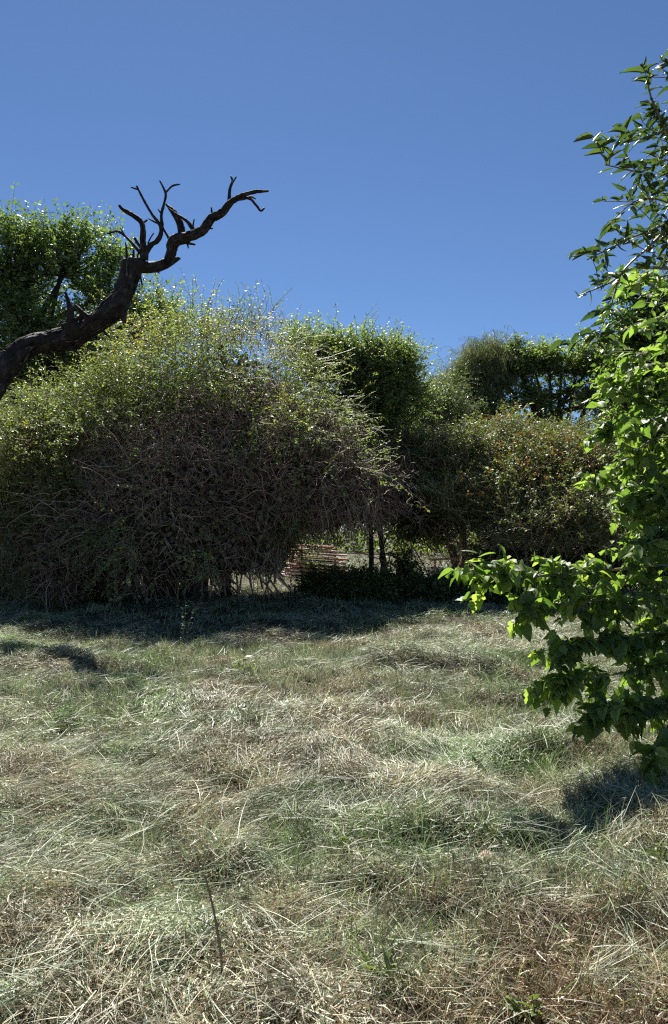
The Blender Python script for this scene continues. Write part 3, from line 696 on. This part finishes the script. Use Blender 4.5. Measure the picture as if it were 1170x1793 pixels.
# upper boughs against the sky: narrower leaves
NT = [leaf_broad(7, False, .3, .2), leaf_broad(8, False, .4, .05)]
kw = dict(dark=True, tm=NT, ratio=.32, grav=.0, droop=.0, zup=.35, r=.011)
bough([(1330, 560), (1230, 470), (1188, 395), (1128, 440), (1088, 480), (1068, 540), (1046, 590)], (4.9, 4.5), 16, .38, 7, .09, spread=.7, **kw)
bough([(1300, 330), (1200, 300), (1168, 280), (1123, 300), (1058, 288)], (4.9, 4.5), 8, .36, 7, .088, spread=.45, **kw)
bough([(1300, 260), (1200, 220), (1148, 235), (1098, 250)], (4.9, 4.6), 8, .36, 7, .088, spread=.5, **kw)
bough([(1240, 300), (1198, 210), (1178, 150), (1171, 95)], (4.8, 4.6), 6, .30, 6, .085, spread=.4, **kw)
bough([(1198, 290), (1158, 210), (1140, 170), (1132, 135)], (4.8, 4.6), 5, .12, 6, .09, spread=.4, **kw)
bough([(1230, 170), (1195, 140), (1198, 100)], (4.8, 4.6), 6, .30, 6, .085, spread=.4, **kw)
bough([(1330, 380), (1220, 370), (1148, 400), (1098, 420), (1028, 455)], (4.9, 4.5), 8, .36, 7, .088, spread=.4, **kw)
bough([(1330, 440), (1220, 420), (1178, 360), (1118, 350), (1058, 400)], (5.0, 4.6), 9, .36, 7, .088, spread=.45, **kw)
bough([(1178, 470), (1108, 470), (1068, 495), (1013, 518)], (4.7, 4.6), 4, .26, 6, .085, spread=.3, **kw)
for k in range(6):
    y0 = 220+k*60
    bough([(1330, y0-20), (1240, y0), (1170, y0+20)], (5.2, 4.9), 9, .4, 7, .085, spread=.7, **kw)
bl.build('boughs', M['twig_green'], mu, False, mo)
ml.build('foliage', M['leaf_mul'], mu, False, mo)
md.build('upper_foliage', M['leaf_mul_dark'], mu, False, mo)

# smaller-leaved tree just behind the mulberry
tree('hackberry_tree', 'bright green small leaved tree behind the upper right branches', 'tree', (5.6, 9.4, 0), .1,
     [B(1150, 560, 9.3, 60, 50), B(1110, 580, 9.3, 42, 50), B(1120, 660, 9.3, 60, 55), B(1180, 700, 9.3, 90, 80), B(1100, 740, 9.2, 50, 60), B(1180, 820, 9.2, 90, 80), B(1100, 515, 9.3, 22, 26), B(1200, 930, 9.3, 80, 80)],
     330, 'leaf_mul', .075, .6, leaf_fold(), .30, 8, nsub=6, grav=.1, upb=.3, shell=.3)

# ------------------------------------------------------------------ far wood behind everything
fw = Acc()
for k in range(70):
    x0 = -75+k*2.3+random.uniform(-1, 1); d0 = random.uniform(46, 58)
    h_ = 4.2+1.6*random.random()+(2.0 if x0 < -8 else 0)
    m = 900; u = unit(rng.normal(0, 1, (m, 3))); u[:, 2] = np.abs(u[:, 2])
    P = A(x0, d0, 0)+u*A(2.4, 2.0, h_)*(.75+.25*rng.random((m, 1)))+(rng.normal(0, .25, (m, 3)))
    put_leaves(fw, P, rng.normal(0, 1, P.shape), u+rng.normal(0, .5, P.shape), .38, .24, leaf_diamond())
tag(fw.build('far_wood', M['leaf_elm']), label='distant dark band of shrubs and trees closing off the clearing', cat='woodland', kind='stuff')

# ------------------------------------------------------------------ things glimpsed through the shrubs
def mat_noise(name, c0, c1, scale, rough=.8, bump=.4):
    return mat_ramp(name, [(0, c0), (1, c1)], rough=rough, spec=.3, noise=(scale, 1.2), bump=(bump, .02))
M['board'] = mat_ramp('board', [(0, (.38, .19, .14)), (.5, (.56, .36, .28)), (1, (.72, .60, .52))], rough=.8, noise=(6, .5), bump=(.4, .01))
M['brick'] = mat_noise('brick', (.22, .09, .06), (.36, .18, .12), 14)
M['white'] = mat_noise('white', (.50, .50, .49), (.80, .79, .76), 7)
M['stone'] = mat_noise('stone', (.26, .17, .13), (.46, .34, .28), 20)
def box(acc, c, d, rz=0, rx=0, ry=0, j=.0, a=.5, bev=.012):
    "bevelled, slightly irregular block"
    c = A(*c); h = A(*d)/2; b = min(bev, *(h*.6)); V = []
    prof = [(-h[2], b), (-h[2]+b, 0), (h[2]-b, 0), (h[2], b)]
    for z, ins in prof:
        X_, Y_ = h[0]-ins, h[1]-ins
        V += [[X_-b, Y_, z], [-X_+b, Y_, z], [-X_, Y_-b, z], [-X_, -Y_+b, z], [-X_+b, -Y_, z], [X_-b, -Y_, z], [X_, -Y_+b, z], [X_, Y_-b, z]]
    V = np.array(V)+rng.normal(0, j, (32, 3)) if j else np.array(V)
    for ang_, ax in ((rx, 0), (ry, 1), (rz, 2)):
        if ang_:
            c_, s_ = math.cos(ang_), math.sin(ang_); i0, i1 = [(1, 2), (2, 0), (0, 1)][ax]
            p, q = V[:, i0].copy(), V[:, i1].copy(); V[:, i0] = p*c_-q*s_; V[:, i1] = p*s_+q*c_
    q = [[k*8+m_, k*8+(m_+1) % 8, k*8+8+(m_+1) % 8, k*8+8+m_] for k in range(3) for m_ in range(8)]
    q += [[3*8+0, 3*8+1, 3*8+2, 3*8+7], [3*8+2, 3*8+3, 3*8+6, 3*8+7], [3*8+3, 3*8+4, 3*8+5, 3*8+6]]
    q += [[7, 2, 1, 0], [7, 6, 3, 2], [6, 5, 4, 3]]
    acc.add(V+c, quads=q, a=a)
bs = at(560, 970, 24); bs[2] = 0
t = thing('stacked_boards', 'stack of pinkish boards with pale tops glimpsed under the bush', 'boards', bs)
for k in range(9):
    a_ = Acc(); z = .12+k*.125
    for m_ in range(4):
        box(a_, (bs[0]+.15*rng.normal(), bs[1]-.9+k*.09+m_*.28+.02*rng.normal(), z), (2.3-.16*k+.1*rng.normal(), .22, .055), rz=.03*rng.normal(), ry=.07, a=rng.random())
    for x_ in (-.6, .5): box(a_, (bs[0]+x_, bs[1]-.45+k*.09, z-.06), (.08, 1.0, .05), ry=.07, a=.1)
    a_.build('board_layer', M['board'], t, False, bs)
def dark_trunk(label, px, D, r, h, pytop=None):  # slender bare tree trunk standing in the gap
    b = at(px, 1000, D); b[2] = 0; a_ = Acc()
    limb(a_, [b-A(0, 0, .1), b+A(.02, 0, h*.5), b+A(-.03, .02, h)], [r*1.1, r, r*.85], 10, .12, .06, int(px))
    o = a_.build('dark_trunk', M['bark'], None, True, b); tag(o, label, 'dark_trunk', 'dark trunks in the shade'); return o
dark_trunk('thicker dark tree trunk in the gap right of the bush', 649, 18.2, .06, 2.4)
dark_trunk('thinner dark tree trunk just right of the thicker one', 668, 18.5, .04, 2.3)
b = at(862, 985, 21); b[2] = 0
a_ = Acc(); box(a_, b+A(0, 0, .68), (.24, .24, 1.36), j=.004, a=.4)
t = thing('brick_pillar', 'short red brick pillar behind the near leafy bough', 'pillar', b); t['kind'] = 'thing'
a_.build('shaft', M['brick'], t, False, b)
a_ = Acc(); box(a_, b+A(0, 0, 1.40), (.34, .34, .07), j=.003, a=.6); a_.build('cap', M['brick'], t, False, b)
def rock(name, label, cat, c, rad, mat, seed, sq=(1, 1, .6)):
    r = np.random.default_rng(seed); a_ = Acc(); nu, nv = 18, 10; V = []
    for i_ in range(nv+1):
        for j_ in range(nu):
            th, ph = i_*math.pi/nv, j_*2*math.pi/nu
            d_ = A(math.sin(th)*math.cos(ph), math.sin(th)*math.sin(ph), math.cos(th))
            m_ = 1+.35*(float(fbm(np.array([d_[0]*1.7+seed]), np.array([d_[1]*1.7+d_[2]*1.3+5]), seed, 3)[0])-.5)*2
            V.append(A(*c)+d_*A(*sq)*rad*m_)
    q = [[i_*nu+j_, (i_+1)*nu+j_, (i_+1)*nu+(j_+1) % nu, i_*nu+(j_+1) % nu] for i_ in range(nv) for j_ in range(nu)]
    a_.add(V, quads=q, a=.5); o = a_.build(name, M[mat], None, True, A(*c)); tag(o, label, cat); return o
c = at(840, 975, 21.2); c[2] = .74; rock('cement_sack', 'crumpled white sack propped against the red brick pillar', 'sack', c, .30, 'white', 3, (1, .7, .75))
b = at(772, 990, 21); b[2] = .28
a_ = Acc(); box(a_, b, (.62, .5, .56), rz=.2, j=.01, a=.7, bev=.03); tag(a_.build('white_block', M['white'], None, False, b), kind='thing', label='pale masonry block lying in the slot below the orange flowered shrub', cat='block')
b = at(800, 978, 20.6)
a_ = Acc(); limb(a_, [b+A(-.75, 0, -.03), b, b+A(.75, .1, .03)], [.03, .028, .026], 8, .1, .05, 2)
t = thing('rail', 'pinkish horizontal rail on two short uprights left of the brick pillar', 'rail', A(b[0], b[1], 0)); a_.build('bar', M['board'], t, True, A(b[0], b[1], 0))
for x_ in (-.6, .6):
    a_ = Acc(); limb(a_, [A(b[0]+x_, b[1]+.06, -.1), A(b[0]+x_, b[1]+.06, b[2])], [.03, .03], 8, .2, .03, 4); a_.build('upright', M['board'], t, True, A(b[0], b[1], 0))

# ------------------------------------------------------------------ small things in the hay
def ground_pt(px, py):
    v = at(px, py, 10.0)-A(0, 0, CAM_H); k = -CAM_H/v[2]; p = v*k; p[2] = 0
    for _ in range(6):
        hgt = float(height(np.array([p[0]]), np.array([p[1]]))[0]); p = v*((hgt-CAM_H)/v[2])+A(0, 0, CAM_H)
    return p
M['weed'] = mat_ramp('weed', [(0, (.10, .15, .05)), (.6, (.16, .21, .08)), (1, (.24, .28, .12))], rough=.4, transl=.35, tcol=(1.3, 1.4, .6))
M['stalk'] = mat_ramp('stalk', [(0, (.05, .035, .025)), (1, (.34, .26, .17))], rough=.6, noise=(30, .4))
def weed(name, label, px, py, nst, h, per, size, ratio, tm, spread=.5, grav=.06, start=.1, along=.6, droop=.2):
    b = ground_pt(px, py); t = thing(name, label, 'plant', b)
    P = b+rng.normal(0, .012, (nst, 3))*A(1, 1, 0); D = A(0, 0, 1)+rng.normal(0, spread, (nst, 3))*A(1, 1, 0)
    pp = paths(P, D, h*(.6+.5*rng.random(nst)), 6, grav, .06)
    a_ = Acc(); tubes(a_, pp, .0035, .0018, 5); a_.build('stems', M['twig_green'], t, False, b)
    l_ = Acc(); leaves_on(l_, pp, per, size, ratio, tm, droop=droop, along=along, start=start, jitter=.003); l_.build('leaves', M['weed'], t, False, b)
weed('sapling', 'thin upright green sapling at the edge of the bush shadow', 323, 1132, 3, .6, 9, .075, .5, leaf_broad(11), spread=.08, grav=0)
weed('weed', 'leafy green weed by the right edge beside the tree shadow', 1150, 1510, 12, .13, 4, .085, .2, leaf_broad(12, False, .1, .6), spread=1.0, grav=.1)
weed('weed', 'broad leaved green weed nearest the bottom edge, right of centre', 930, 1785, 5, .09, 3, .055, .6, leaf_broad(13, True), spread=.5)
weed('weed', 'yellow green weed with upright narrow leaves at the bottom centre', 690, 1730, 9, .12, 3, .08, .16, leaf_broad(14), spread=.45)
weed('weed', 'green blade leaved weed standing in the middle foreground', 622, 1500, 9, .13, 3, .09, .12, leaf_broad(15), spread=.5)
weed('weed', 'low spreading green weed in the hay left of the bush shadow middle', 425, 1180, 22, .22, 5, .07, .35, leaf_broad(16), spread=1.2)
weed('weed', 'soft green leafy weed at the far left edge of the shadow', 60, 1095, 26, .30, 6, .07, .35, leaf_broad(17), spread=1.1)
weed('weed', 'small green weed in brown stubble at the far left', 12, 1395, 8, .10, 3, .06, .35, leaf_broad(18), spread=.8)
weed('weed', 'flat pale green weed leaves right of the centre of the hay', 825, 1380, 8, .16, 3, .09, .3, leaf_broad(19), spread=1.2)
def stick(name, label, pts, rad, mat='stalk', cat='stick'):
    a_ = Acc(); limb(a_, pts, rad, 7, .02, .12, 6); o = a_.build(name, M[mat], None, True, A(*pts[0])); tag(o, label, cat)
b = ground_pt(390, 1735); D = b[1]
stick('dry_stalk', 'dark upright dry stalk stuck in the hay in the left foreground', [b-A(0, 0, .02), at(389, 1690, D), at(384, 1650, D-.01), at(372, 1585, D-.03), at(359, 1532, D-.05)], [.006, .0052, .0045, .0038, .0026])
p0, p1, p2 = ground_pt(672, 1350), ground_pt(705, 1334), ground_pt(742, 1322); up = A(0, 0, .06)
stick('fallen_twig', 'pale curved twig lying on the hay right of centre', [p0+up, p1+up*1.2, p2+up], [.004, .006, .005])
p0, p1, p2 = ground_pt(742, 1328), ground_pt(775, 1340), ground_pt(800, 1342)
stick('fallen_twig', 'darker short twig lying end to end with the pale curved one', [p0+up*.8, p1+up*.9, p2+up*.6], [.005, .006, .004], 'bark')
p = ground_pt(852, 1522); rock('clod', 'pinkish brown dry clod in the stubble at lower right', 'clod', p+A(0, 0, .04), .055, 'stone', 8, (1.1, .9, .7))
